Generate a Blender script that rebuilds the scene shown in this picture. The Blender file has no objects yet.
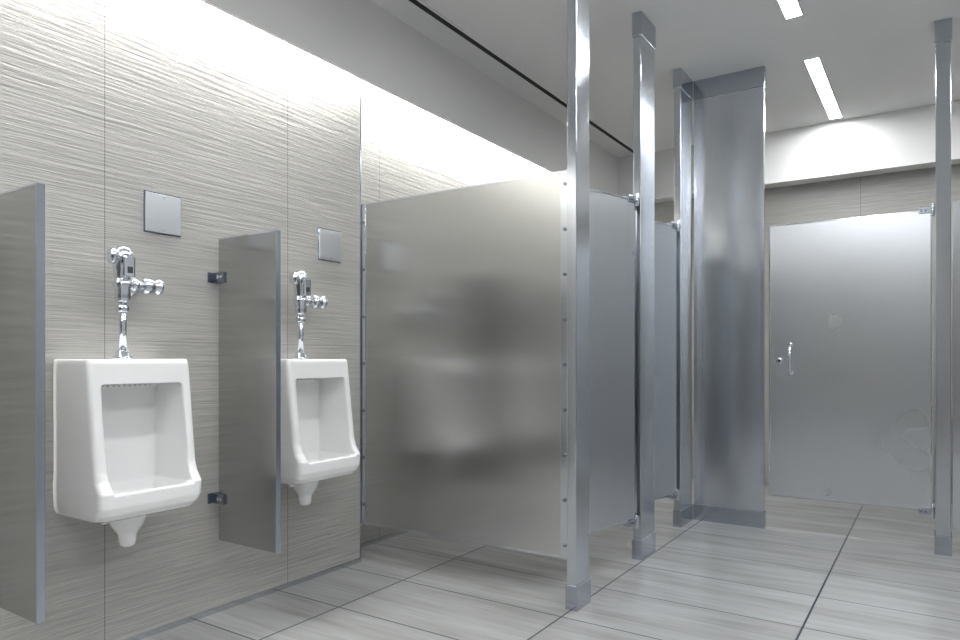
import bpy, bmesh, math
from mathutils import Vector, Matrix
S=bpy.context.scene
S.view_settings.view_transform='Standard'
S.view_settings.look='None'
COL=S.collection

# ---------- materials ----------
def newmat(n):
    m=bpy.data.materials.new(n); m.use_nodes=True
    nt=m.node_tree; return m,nt,nt.nodes['Principled BSDF']
def N(nt,t,**k):
    n=nt.nodes.new(t)
    for a,b in k.items(): setattr(n,a,b)
    return n
def pos_map(nt,scale,rot=(0,0,0)):
    g=N(nt,'ShaderNodeNewGeometry'); mp=N(nt,'ShaderNodeMapping')
    mp.inputs['Scale'].default_value=scale; mp.inputs['Rotation'].default_value=rot
    nt.links.new(g.outputs['Position'],mp.inputs['Vector']); return mp.outputs['Vector']
def noise(nt,vec,scale,detail=4,rough=.5,dist=0):
    n=N(nt,'ShaderNodeTexNoise'); n.inputs['Scale'].default_value=scale
    n.inputs['Detail'].default_value=detail; n.inputs['Roughness'].default_value=rough
    n.inputs['Distortion'].default_value=dist
    nt.links.new(vec,n.inputs['Vector']); return n.outputs['Fac']
def ramp(nt,fac,stops):
    r=N(nt,'ShaderNodeValToRGB'); e=r.color_ramp.elements
    while len(e)<len(stops): e.new(.5)
    for i,(p,c) in enumerate(stops):
        e[i].position=p; e[i].color=(c if len(c)==4 else (*c,1))
    nt.links.new(fac,r.inputs['Fac']); return r.outputs['Color']
def math_(nt,op,a,b=None,c=None):
    n=N(nt,'ShaderNodeMath',operation=op)
    for i,v in enumerate((a,b,c)):
        if v is None: continue
        if isinstance(v,(int,float)): n.inputs[i].default_value=v
        else: nt.links.new(v,n.inputs[i])
    return n.outputs[0]
def bump(nt,h,strength,dist,normal=None):
    b=N(nt,'ShaderNodeBump'); b.inputs['Strength'].default_value=strength
    b.inputs['Distance'].default_value=dist; nt.links.new(h,b.inputs['Height'])
    if normal: nt.links.new(normal,b.inputs['Normal'])
    return b.outputs['Normal']
def joint(nt,coord,offset,period,halfw):
    a=math_(nt,'SUBTRACT',coord,offset-period*0.5)
    m=math_(nt,'FLOORED_MODULO',a,period)
    d=math_(nt,'ABSOLUTE',math_(nt,'SUBTRACT',m,period*0.5))
    return math_(nt,'LESS_THAN',d,halfw)
def sepxyz(nt):
    g=N(nt,'ShaderNodeNewGeometry'); s=N(nt,'ShaderNodeSeparateXYZ')
    nt.links.new(g.outputs['Position'],s.inputs[0]); return s.outputs

def mat_walltile(name,axis,off,period,zoff=0.58,zper=0.59,k=1.0):
    m,nt,b=newmat(name)
    v=pos_map(nt,(3.0,3.0,88)); n1=noise(nt,v,1.0,3,.55,.18)
    v2=pos_map(nt,(10,10,220)); n2=noise(nt,v2,1.0,3,.6,.15)
    v3=pos_map(nt,(1.2,1.2,6)); n3=noise(nt,v3,1.0,2,.5)
    h=math_(nt,'ADD',math_(nt,'MULTIPLY',n1,1.0),math_(nt,'MULTIPLY',n2,.45))
    xyz=sepxyz(nt)
    jv=joint(nt,xyz[axis],off,period,.0015)
    jh=joint(nt,xyz[2],zoff,zper,.0010)
    j=math_(nt,'MAXIMUM',jv,math_(nt,'MULTIPLY',jh,.6))
    col=ramp(nt,math_(nt,'ADD',math_(nt,'MULTIPLY',n1,.7),math_(nt,'MULTIPLY',n3,.3)),
        [(.25,(.34*k,.332*k,.313*k)),(.5,(.43*k,.422*k,.40*k)),(.75,(.505*k,.497*k,.474*k))])
    mx=N(nt,'ShaderNodeMix',data_type='RGBA'); nt.links.new(j,mx.inputs['Factor'])
    nt.links.new(col,mx.inputs['A']); mx.inputs['B'].default_value=(.17,.165,.155,1)
    nt.links.new(mx.outputs['Result'],b.inputs['Base Color'])
    b.inputs['Roughness'].default_value=.5
    nt.links.new(bump(nt,h,.5,.0085),b.inputs['Normal'])
    return m
M_WALL=mat_walltile('wall_tile_long',1,1.38,.877)
M_WALLB=mat_walltile('wall_tile_back',0,-.5,.877,k=.85)
M_WALLD=mat_walltile('wall_tile_dark',0,-.5,.877,k=.5)

def mat_floor():
    m,nt,b=newmat('floor_tile')
    v=pos_map(nt,(.9,7,1)); n1=noise(nt,v,1.3,4,.55,.3)
    v2=pos_map(nt,(2.5,45,1)); n2=noise(nt,v2,1.0,4,.6,.3)
    xyz=sepxyz(nt)
    tx=math_(nt,'FLOOR',math_(nt,'DIVIDE',math_(nt,'SUBTRACT',xyz[0],-1.33),.877))
    ty=math_(nt,'FLOOR',math_(nt,'DIVIDE',math_(nt,'SUBTRACT',xyz[1],.0),.44))
    wn=N(nt,'ShaderNodeTexWhiteNoise',noise_dimensions='2D'); cb=N(nt,'ShaderNodeCombineXYZ')
    nt.links.new(tx,cb.inputs[0]); nt.links.new(ty,cb.inputs[1]); nt.links.new(cb.outputs[0],wn.inputs['Vector'])
    f=math_(nt,'ADD',math_(nt,'MULTIPLY',n1,.6),math_(nt,'MULTIPLY',n2,.4))
    f=math_(nt,'ADD',f,math_(nt,'MULTIPLY',math_(nt,'SUBTRACT',wn.outputs['Value'],.5),.09))
    col=ramp(nt,f,[(.3,(.262,.258,.255)),(.45,(.322,.321,.32)),(.57,(.372,.376,.38)),(.74,(.415,.422,.43))])
    jx=joint(nt,xyz[0],-1.33,.877,.0042)
    jy=joint(nt,xyz[1],.0,.44,.0040)
    j=math_(nt,'MAXIMUM',jx,math_(nt,'MULTIPLY',jy,.95))
    mx=N(nt,'ShaderNodeMix',data_type='RGBA'); nt.links.new(j,mx.inputs['Factor'])
    nt.links.new(col,mx.inputs['A']); mx.inputs['B'].default_value=(.02,.027,.04,1)
    nt.links.new(mx.outputs['Result'],b.inputs['Base Color'])
    nt.links.new(math_(nt,'ADD',math_(nt,'MULTIPLY',n1,.06),math_(nt,'ADD',math_(nt,'MULTIPLY',j,.4),.19)),b.inputs['Roughness'])
    nt.links.new(bump(nt,n2,.04,.002),b.inputs['Normal'])
    return m
M_FLOOR=mat_floor()

def mat_plain(name,c,rough=.5,metal=0,spec=None):
    m,nt,b=newmat(name)
    b.inputs['Base Color'].default_value=(*c,1)
    b.inputs['Metallic'].default_value=metal
    v=pos_map(nt,(1,1,1)); n=noise(nt,v,60,3)
    r=math_(nt,'ADD',math_(nt,'MULTIPLY',n,.04),rough-.02)
    nt.links.new(r,b.inputs['Roughness'])
    return m
def mat_steel(name,c,rough,grain,gstr,mott=.05,aniso=.5,arot=0,rv=.06,fine=.25):
    m,nt,b=newmat(name); b.inputs['Metallic'].default_value=1
    v=pos_map(nt,(1,1,1)); n=noise(nt,v,1.6,2,.5,0)
    g=pos_map(nt,grain); n2=noise(nt,g,1.0,2,.5)
    c0=tuple(x*(1-mott) for x in c); c1=tuple(min(1,x*(1+mott)) for x in c)
    mixf=math_(nt,'ADD',math_(nt,'MULTIPLY',n,1-fine),math_(nt,'MULTIPLY',n2,fine))
    nt.links.new(ramp(nt,mixf,[(.35,c0),(.65,c1)]),b.inputs['Base Color'])
    rr=math_(nt,'ADD',math_(nt,'MULTIPLY',n,rv),rough-rv/2)
    nt.links.new(rr,b.inputs['Roughness'])
    b.inputs['Anisotropic'].default_value=aniso; b.inputs['Anisotropic Rotation'].default_value=arot
    tg=N(nt,'ShaderNodeTangent',direction_type='RADIAL',axis='Z'); nt.links.new(tg.outputs[0],b.inputs['Tangent'])
    if gstr: nt.links.new(bump(nt,n2,gstr,.0004),b.inputs['Normal'])
    return m
M_PANEL=mat_steel('embossed_steel',(.575,.572,.565),.225,(60,60,700),.08,.03,.75,0,.03,.5)
M_STEEL=mat_steel('brushed_steel',(.58,.61,.65),.17,(300,300,9),.10,.04,.6,.25)
M_MOTT=mat_steel('pilaster_steel',(.64,.675,.725),.22,(220,220,6),.08,.05,.7,.25,.04,.5)
M_DOOR=mat_steel('door_steel',(.67,.695,.73),.28,(60,60,700),0,.03,.6,0,.04,.5)
M_SCREEN=mat_steel('screen_steel',(.48,.48,.475),.21,(9,9,420),.12,.04,.7,0)
M_EDGE=mat_plain('steel_edge_trim',(.66,.68,.72),.16,1)
M_SHOE=mat_plain('steel_shoe',(.50,.535,.59),.16,1)
M_BRKT=mat_plain('steel_bracket',(.25,.28,.33),.22,1)
M_CHROME=mat_plain('chrome',(.78,.81,.86),.05,1)
M_DARK=mat_plain('dark_rubber',(.03,.03,.035),.4)
M_HOLE=mat_plain('hole_grey',(.42,.42,.42),.5)
M_SLOT=mat_plain('diffuser_black',(.004,.004,.005),.6)
M_WHITE=mat_plain('painted_white',(.84,.84,.83),.7)
M_FASC=mat_plain('painted_fascia',(.78,.775,.76),.7)
M_CEIL=mat_plain('ceiling_paint',(.86,.86,.85),.75)
M_GREY=mat_plain('painted_grey',(.40,.41,.42),.7)
M_PORC,_nt,_b=newmat('porcelain')
_n=noise(_nt,pos_map(_nt,(1,1,1)),2,2)
_nt.links.new(ramp(_nt,_n,[(0,(.92,.92,.915)),(1,(.94,.94,.935))]),_b.inputs['Base Color'])
_b.inputs['Roughness'].default_value=.10; _b.inputs['Coat Weight'].default_value=.3
M_PLATE=mat_steel('plate_steel',(.62,.64,.67),.3,(300,300,300),.1,.03,.3)
def mat_emit(name,s,c=(1,1,1)):
    m,nt,b=newmat(name); b.inputs['Emission Color'].default_value=(*c,1)
    b.inputs['Emission Strength'].default_value=s; b.inputs['Base Color'].default_value=(.9,.9,.9,1); return m
M_LED=mat_emit('led_diffuser',64,(.975,.99,1))
M_COVE=mat_emit('cove_led',112,(1,.998,.985))
M_COVE2=mat_emit('cove_led_recess',50,(1,.998,.985))

# ---------- mesh helpers ----------
def link(o,parent=None):
    COL.objects.link(o)
    if parent: o.parent=parent
    return o
class B:
    def __init__(s): s.bm=bmesh.new(); s.mats=[]
    def mi(s,m):
        if m not in s.mats: s.mats.append(m)
        return s.mats.index(m)
    def _merge(s,t,m,smooth=False,mat4=None):
        if mat4 is not None: bmesh.ops.transform(t,matrix=mat4,verts=t.verts)
        i=s.mi(m)
        for f in t.faces: f.material_index=i; f.smooth=smooth
        me=bpy.data.meshes.new('t'); t.to_mesh(me); t.free(); s.bm.from_mesh(me); bpy.data.meshes.remove(me)
    def box(s,x0,x1,y0,y1,z0,z1,m,bev=0,mat4=None):
        t=bmesh.new(); bmesh.ops.create_cube(t,size=1)
        bmesh.ops.scale(t,vec=(x1-x0,y1-y0,z1-z0),verts=t.verts)
        bmesh.ops.translate(t,vec=((x0+x1)/2,(y0+y1)/2,(z0+z1)/2),verts=t.verts)
        if bev: bmesh.ops.bevel(t,geom=t.edges[:],offset=bev,segments=2,affect='EDGES',profile=.5)
        s._merge(t,m,False,mat4)
    def cyl(s,p0,p1,r,m,r2=None,seg=28,bev=0,smooth=True):
        p0=Vector(p0);p1=Vector(p1);d=p1-p0;t=bmesh.new()
        bmesh.ops.create_cone(t,cap_ends=True,segments=seg,radius1=r,radius2=r if r2 is None else r2,depth=d.length)
        if bev:
            es=[e for e in t.edges if any(len(f.verts)>4 for f in e.link_faces)]
            bmesh.ops.bevel(t,geom=es,offset=bev,segments=3,affect='EDGES',profile=.5)
        q=Vector((0,0,1)).rotation_difference(d.normalized()).to_matrix().to_4x4()
        s._merge(t,m,smooth,Matrix.Translation((p0+p1)/2)@q)
    def lathe(s,prof,m,origin,axis=(0,0,1),seg=32):
        t=bmesh.new(); rings=[]
        for r,z in prof:
            rings.append([t.verts.new((r*math.cos(a),r*math.sin(a),z)) for a in [2*math.pi*k/seg for k in range(seg)]])
        for a,b in zip(rings,rings[1:]):
            for k in range(seg):
                t.faces.new((a[k],a[(k+1)%seg],b[(k+1)%seg],b[k]))
        t.faces.new(rings[0][::-1]); t.faces.new(rings[-1])
        q=Vector((0,0,1)).rotation_difference(Vector(axis).normalized()).to_matrix().to_4x4()
        bmesh.ops.recalc_face_normals(t,faces=t.faces[:])
        s._merge(t,m,True,Matrix.Translation(origin)@q)
    def tube(s,pts,r,m,seg=14):
        pts=[Vector(p) for p in pts]; t=bmesh.new(); rings=[]
        for i,p in enumerate(pts):
            d=(pts[min(i+1,len(pts)-1)]-pts[max(i-1,0)]).normalized()
            q=Vector((0,0,1)).rotation_difference(d).to_matrix()
            rings.append([t.verts.new(p+q@Vector((r*math.cos(a),r*math.sin(a),0))) for a in [2*math.pi*k/seg for k in range(seg)]])
        for a,b in zip(rings,rings[1:]):
            for k in range(seg): t.faces.new((a[k],a[(k+1)%seg],b[(k+1)%seg],b[k]))
        t.faces.new(rings[0][::-1]); t.faces.new(rings[-1])
        bmesh.ops.recalc_face_normals(t,faces=t.faces[:]); s._merge(t,m,True)
    def done(s,name,parent=None):
        me=bpy.data.meshes.new(name)
        s.bm.to_mesh(me); s.bm.free()
        for m in s.mats: me.materials.append(m)
        o=bpy.data.objects.new(name,me)
        return link(o,parent)
def simple(name,x0,x1,y0,y1,z0,z1,m,bev=0):
    b=B(); b.box(x0,x1,y0,y1,z0,z1,m,bev); return b.done(name)

# ---------- room ----------
CH=3.0; WX=-2.605; RX=-2.80; YE=2.755; YB=6.32; XR=1.9; YN=-3.0
simple('floor',RX-.3,XR+.1,YN-.1,YB+.1,-.1,0,M_FLOOR)
simple('ceiling',RX-.3,XR+.1,YN-.1,YB+.1,CH,CH+.1,M_CEIL)
simple('wall_left',RX-.2,WX,YN,YE,0,CH,M_WALL)
simple('wall_left_recess',RX-.2,RX,YE,YB,0,CH,M_WALL)
simple('wall_back',RX,XR,YB,YB+.1,0,CH,M_WALLB)
simple('wall_right',XR,XR+.1,YN,YB,0,CH,M_GREY)
simple('wall_near',WX,XR,YN-.1,YN,0,CH,M_WALLD)
FX=-2.50; FZ=2.57
simple('soffit_fascia_left',FX-.015,FX,YN,YB-.0,FZ,CH,M_FASC)
simple('soffit_back',FX,XR,6.15,YB,2.57,CH,M_WHITE)
b=B(); b.box(-2.319,-2.281,YN+.1,6.12,CH-.006,CH,M_SLOT)
b.box(-2.331,-2.319,YN+.1,6.12,CH-.008,CH,M_WHITE); b.box(-2.281,-2.269,YN+.1,6.12,CH-.008,CH,M_WHITE)
b.done('trim_air_slot')
simple('trim_wall_end',WX-.02,WX+.004,YE,YE+.006,.0,2.9,M_SHOE)
b=B(); b.box(WX,WX+.012,YN,YE,0,.024,M_EDGE,.002); b.done('baseboard_left')
b=B(); b.box(RX,RX+.012,YE,YB,0,.024,M_EDGE,.002); b.done('baseboard_recess')

def ceil_light(x,y0,y1):
    b=B(); w=.04
    b.box(x-w,x+w,y0,y1,CH-.006,CH-.001,M_LED)
    b.box(x-w-.008,x-w,y0-.008,y1+.008,CH-.009,CH,M_WHITE); b.box(x+w,x+w+.008,y0-.008,y1+.008,CH-.009,CH,M_WHITE)
    b.box(x-w,x+w,y0-.008,y0,CH-.009,CH,M_WHITE); b.box(x-w,x+w,y1,y1+.008,CH-.009,CH,M_WHITE)
    b.done('ceiling_light')
for x in (-.65,.95):
    for y in (4.78,2.86,.94,-.98,-2.8):
        ceil_light(x,y,y+1.27)
b=B(); b.box(WX+.02,FX-.03,YN+.1,YE-.02,2.68,2.70,M_COVE); b.done('cove_light')
b=B(); b.box(-2.68,-2.64,YE+.03,6.1,2.72,2.74,M_COVE2); b.done('cove_light')

# ---------- partitions ----------
PZ0,PZ1=.21,1.94
def bolt(b,p,ax,m=M_EDGE,r=.007): 
    p=Vector(p);b.cyl(p,p+Vector(ax)*.006,r,m,seg=12,bev=.001)
def side_panel(y,x0,x1):
    b=B(); b.box(x0+.02,x1-.02,y,y+.025,PZ0,PZ1,M_PANEL,.002)
    b.box(x1-.045,x1,y-.004,y+.029,PZ0,PZ1+.002,M_EDGE,.0015)
    b.box(x0,x0+.03,y-.004,y+.029,PZ0-.02,PZ1,M_EDGE,.0015)
    b.box(WX+.006,WX+.034,y-.003,y,PZ0-.01,PZ1,M_EDGE,.0008)
    b.box(x0+.03,x1-.045,y-.0015,y+.0265,PZ1-.008,PZ1+.002,M_EDGE)
    b.box(x0+.03,x1-.045,y-.0015,y+.0265,PZ0-.002,PZ0+.008,M_EDGE)
    for i in range(9):
        z=PZ0+.06+i*(PZ1-PZ0-.12)/8
        bolt(b,(x1-.023,y-.004,z),(0,-1,0),M_BRKT,.008)
    for i in range(7): bolt(b,(WX+.02,y-.002,PZ0+.1+i*(PZ1-PZ0-.2)/6),(0,-1,0),M_BRKT,.009)
    return b.done('toilet_partition_panel')
side_panel(2.767,RX+.002,-1.352)
side_panel(3.70,RX+.002,-1.39)

def pilaster(x0,x1,y0,y1,m,name='partition_pilaster'):
    b=B(); b.box(x0,x1,y0,y1,0.01,CH-.01,m,.003)
    e=.005
    b.box(x0-e,x1+e,y0-e,y1+e,0,.11,M_SHOE,.002)
    b.box(x0-e,x1+e,y0-e,y1+e,CH-.13,CH,M_SHOE,.002)
    return b,name
b,n=pilaster(-1.35,-1.303,2.732,2.87,M_STEEL); b.done(n)
b,n=pilaster(-1.385,-1.34,3.62,3.84,M_STEEL); b.done(n)
b,n=pilaster(-1.43,-1.385,4.47,4.72,M_STEEL); b.done(n)
b,n=pilaster(-1.375,-.925,4.735,4.775,M_MOTT)
for xa in (-1.375,-.945): b.box(xa,xa+.02,4.731,4.7349,.11,CH-.13,M_EDGE)
b.done(n)
b,n=pilaster(.002,.075,4.64,4.77,M_STEEL); b.done(n)
b=B(); b.box(.081,XR,4.60,4.625,PZ0-.05,PZ1+.03,M_PANEL,.002); b.box(.081,.121,4.595,4.63,PZ0-.05,PZ1+.03,M_EDGE,.0015); b.done('toilet_partition_panel')

def stall_door(hinge,width,ang,mat):
    b=B(); t=.0125
    b.box(0.004,width,-t,t,PZ0+.01,PZ1+.02,mat,.002)
    for xa,xb in ((.003,.012),(width-.009,width+.001)): b.box(xa,xb,-t-.002,t+.002,PZ0+.01,PZ1+.02,M_EDGE)
    b.box(.012,width-.009,-t-.002,t+.002,PZ1+.012,PZ1+.021,M_EDGE)
    b.box(.012,width-.009,-t-.002,t+.002,PZ0+.009,PZ0+.018,M_EDGE)
    for z,s in ((PZ1+.02,1),(PZ0+.01,-1)):
        b.box(-.03,.07,-t-.008,t+.008,z-.020,z+.020,M_SHOE,.004)
        for sg in (-1,1):
            b.cyl((0,sg*(t+.010),z-.035),(0,sg*(t+.010),z+.035),.010,M_CHROME,bev=.003)
            bolt(b,(.035,sg*(t+.008),z),(0,sg,0),M_BRKT); bolt(b,(.058,sg*(t+.008),z),(0,sg,0),M_BRKT)
    o=b.done('stall_door'); o.location=(hinge[0],hinge[1],0); o.rotation_euler[2]=ang
    return o
a1=math.atan2(2.96-3.575,-1.53+1.36)
stall_door((-1.365,3.575),.66,a1,M_DOOR)
stall_door((-1.41,4.43),.58,math.atan2(-.347,-.085),M_DOOR)
o=stall_door((-.01,4.752),.885,math.pi,M_DOOR)
b=B(); t=.0125; hx=-.01-.885+.13; yy=4.752-t
b.tube([(hx,yy,1.015),(hx,yy-.03,1.02),(hx,yy-.045,1.05),(hx,yy-.05,1.10),(hx,yy-.045,1.15),(hx,yy-.03,1.18),(hx,yy,1.185)],.010,M_CHROME)
b.cyl((hx,yy,1.01),(hx,yy-.006,1.01),.016,M_CHROME); b.cyl((hx,yy,1.19),(hx,yy-.006,1.19),.016,M_CHROME)
b.lathe([(.022,0),(.022,.006),(.012,.012),(.004,.013)],M_CHROME,(hx-.065,yy,1.09),(0,-1,0))
b.cyl((hx-.065,yy-.0125,1.09),(hx-.065,yy-.014,1.09),.009,M_DARK)
hd=b.done('pull_handle')
bpy.context.view_layer.update(); hd.parent=o; hd.matrix_parent_inverse=o.matrix_world.inverted()

# ---------- urinal screens ----------
WF=WX+.001
def screen(y):
    b=B(); x0=WX+.03; x1=WX+.40
    b.box(x0,x1,y-.011,y+.011,.32,1.617,M_SCREEN,.002)
    b.box(x1-.004,x1+.001,y-.012,y+.012,.319,1.618,M_SHOE,.001)
    b.box(x0,x1,y-.0122,y+.0122,1.612,1.619,M_EDGE)
    for z in (.50,1.45):
        b.box(WF,x0+.045,y-.022,y-.011,z-.022,z+.022,M_BRKT,.002)
        b.box(WF,x0+.045,y+.011,y+.022,z-.022,z+.022,M_BRKT,.002)
        b.box(WF,WX+.007,y-.045,y+.045,z-.022,z+.022,M_BRKT,.001)
        bolt(b,(x0+.015,y-.022,z),(0,-1,0),M_CHROME,.008); bolt(b,(x0+.035,y-.022,z),(0,-1,0),M_CHROME,.006)
    b.done('urinal_screen')
screen(.98); screen(1.862)

def plate(y0):
    b=B(); b.box(WF,WX+.006,y0,y0+.16,1.602,1.767,M_BRKT,.002)
    b.box(WX+.006,WX+.012,y0+.004,y0+.156,1.606,1.763,M_PLATE,.003)
    for z in (1.62,1.75): bolt(b,(WX+.011,y0+.08,z),(1,0,0),M_EDGE,.003)
    b.done('access_plate')
plate(1.53); plate(2.45)

# ---------- urinal ----------
def loft(levels):
    t=bmesh.new(); R=[]
    for z,hw,v0,v1,r in levels:
        ring=[]
        ring.append((v0,-hw)); 
        for k in range(7):
            a=-math.pi/2+k*math.pi/12
            ring.append((v1-r+r*math.cos(a),-hw+r+r*math.sin(a)))
        for k in range(7):
            a=k*math.pi/12
            ring.append((v1-r+r*math.cos(a),hw-r+r*math.sin(a)))
        ring.append((v0,hw))
        R.append([t.verts.new((v,y,z)) for v,y in ring])
    n=len(R[0])
    for a,c in zip(R,R[1:]):
        for k in range(n): t.faces.new((a[k],a[(k+1)%n],c[(k+1)%n],c[k]))
    t.faces.new(R[0][::-1]); t.faces.new(R[-1])
    bmesh.ops.recalc_face_normals(t,faces=t.faces[:]); return t
def mesh_obj(t,name):
    me=bpy.data.meshes.new(name); t.to_mesh(me); t.free(); return bpy.data.objects.new(name,me)
def bake(o,name):
    dg=bpy.context.evaluated_depsgraph_get(); me=bpy.data.meshes.new_from_object(o.evaluated_get(dg)); me.name=name; return me
def make_urinal_mesh():
    out=mesh_obj(loft([(.545,.170,.003,.27,.05),(.555,.182,.003,.30,.045),(.575,.188,.003,.318,.035),(.60,.190,.003,.328,.028),(.650,.191,.003,.330,.026),(.685,.190,.003,.302,.022),(.72,.189,.003,.290,.02),
        (1.06,.190,.003,.246,.018),(1.085,.189,.003,.243,.018),(1.10,.186,.003,.238,.018)]),'u')
    cav=mesh_obj(loft([(.590,.095,.12,.25,.05),(.612,.128,.10,.28,.04),(.645,.146,.085,.297,.02)
        ,(.648,.148,.084,.60,.02),(.80,.152,.075,.60,.02),(1.0,.150,.08,.60,.02),(1.012,.147,.12,.60,.02)]),'c')
    COL.objects.link(out); COL.objects.link(cav)
    m=out.modifiers.new('b','BOOLEAN'); m.operation='DIFFERENCE'; m.object=cav; m.solver='EXACT'
    m=out.modifiers.new('r','REMESH'); m.mode='VOXEL'; m.voxel_size=.0034; m.use_smooth_shade=True
    m=out.modifiers.new('s','SMOOTH'); m.factor=.5; m.iterations=6
    bpy.context.view_layer.update()
    me=bake(out,'urinal')
    bpy.data.objects.remove(out); bpy.data.objects.remove(cav)
    me.materials.clear(); me.materials.append(M_PORC)
    for p in me.polygons: p.use_smooth=True; p.material_index=0
    return me
UM=make_urinal_mesh()
def flush_valve(y):
    b=B(); v=WX+.115
    b.cyl((v,y,1.12),(v,y,1.33),.0135,M_CHROME)
    b.lathe([(.032,0),(.034,.004),(.032,.010),(.024,.013),(.024,.028),(.015,.032)],M_CHROME,(v,y,1.1005))
    b.lathe([(.013,0),(.023,.004),(.023,.024),(.016,.03)],M_CHROME,(v,y,1.27))
    b.lathe([(.016,0),(.025,.008),(.028,.02),(.028,.055),(.034,.062),(.034,.078),(.028,.084),(.030,.10),(.033,.12),(.034,.178),(.030,.196),(.018,.208),(.002,.212)],M_CHROME,(v,y,1.305))
    b.box(v+.012,v+.050,y-.022,y+.022,1.395,1.478,M_CHROME,.008)
    b.box(v+.048,v+.0515,y-.010,y+.010,1.412,1.436,M_DARK,.001)
    b.cyl((v,y,1.475),(v,y-.045,1.475),.015,M_CHROME,bev=.002)
    b.lathe([(.027,0),(.030,.004),(.028,.012),(.012,.018)],M_CHROME,(v,y-.036,1.475),(0,-1,0))
    z=1.375
    b.cyl((v,y,z),(v,y+.115,z),.016,M_CHROME)
    b.lathe([(.024,0),(.026,.004),(.026,.022),(.021,.026)],M_CHROME,(v,y+.03,z),(0,1,0),seg=8)
    b.lathe([(.022,0),(.031,.006),(.031,.040),(.025,.044),(.025,.052),(.032,.056),(.032,.072),(.024,.079),(.004,.082)],M_CHROME,(v,y+.07,z),(0,1,0))
    b.cyl((WF,y+.095,z),(v,y+.095,z),.016,M_CHROME)
    b.lathe([(.038,0),(.038,.004),(.028,.018),(.018,.022)],M_CHROME,(WF,y+.095,z),(1,0,0))
    b.done('flush_valve')
def urinal(y):
    o=bpy.data.objects.new('urinal',UM.copy()); o.location=(WX,y,0); link(o)
    b=B()
    b.lathe([(.004,0),(.018,.002),(.027,.010),(.030,.030),(.032,.048),(.042,.062),(.057,.085),(.068,.12),(.070,.15)],M_PORC,(.145,0,.415))
    b.cyl((.145,-.095,.532),(.145,-.04,.54),.020,M_PORC,bev=.005)
    b.cyl((.145,-.106,.530),(.145,-.092,.532),.012,M_CHROME,bev=.003)
    b.done('trap',parent=o)
    b=B()
    for i in range(12):
        yy=-.11+i*.02; b.cyl((.105,yy,1.014),(.110,yy,.999),.0028,M_HOLE,seg=10)
    b.cyl((.19,0,.590),(.19,0,.596),.03,M_CHROME,bev=.002)
    for k in range(6): 
        a=k*math.pi/3; b.cyl((.19+.015*math.cos(a),.015*math.sin(a),.596),(.19+.015*math.cos(a),.015*math.sin(a),.5965),.004,M_DARK,seg=8)
    b.done('rinse_holes',parent=o)
    flush_valve(y)
urinal(1.385); urinal(2.235)

# ---------- world & camera ----------
w=bpy.data.worlds.new('w'); S.world=w; w.use_nodes=True
w.node_tree.nodes['Background'].inputs[0].default_value=(.8,.85,.9,1); w.node_tree.nodes['Background'].inputs[1].default_value=.3
cam=bpy.data.cameras.new('camera'); co=bpy.data.objects.new('camera',cam); link(co)
co.location=(0,0,1.1); co.rotation_euler=(math.pi/2,0,math.atan2(455,688))
cam.sensor_width=36; cam.lens=688/960*36; cam.shift_y=39/960; cam.clip_start=.05
S.camera=co
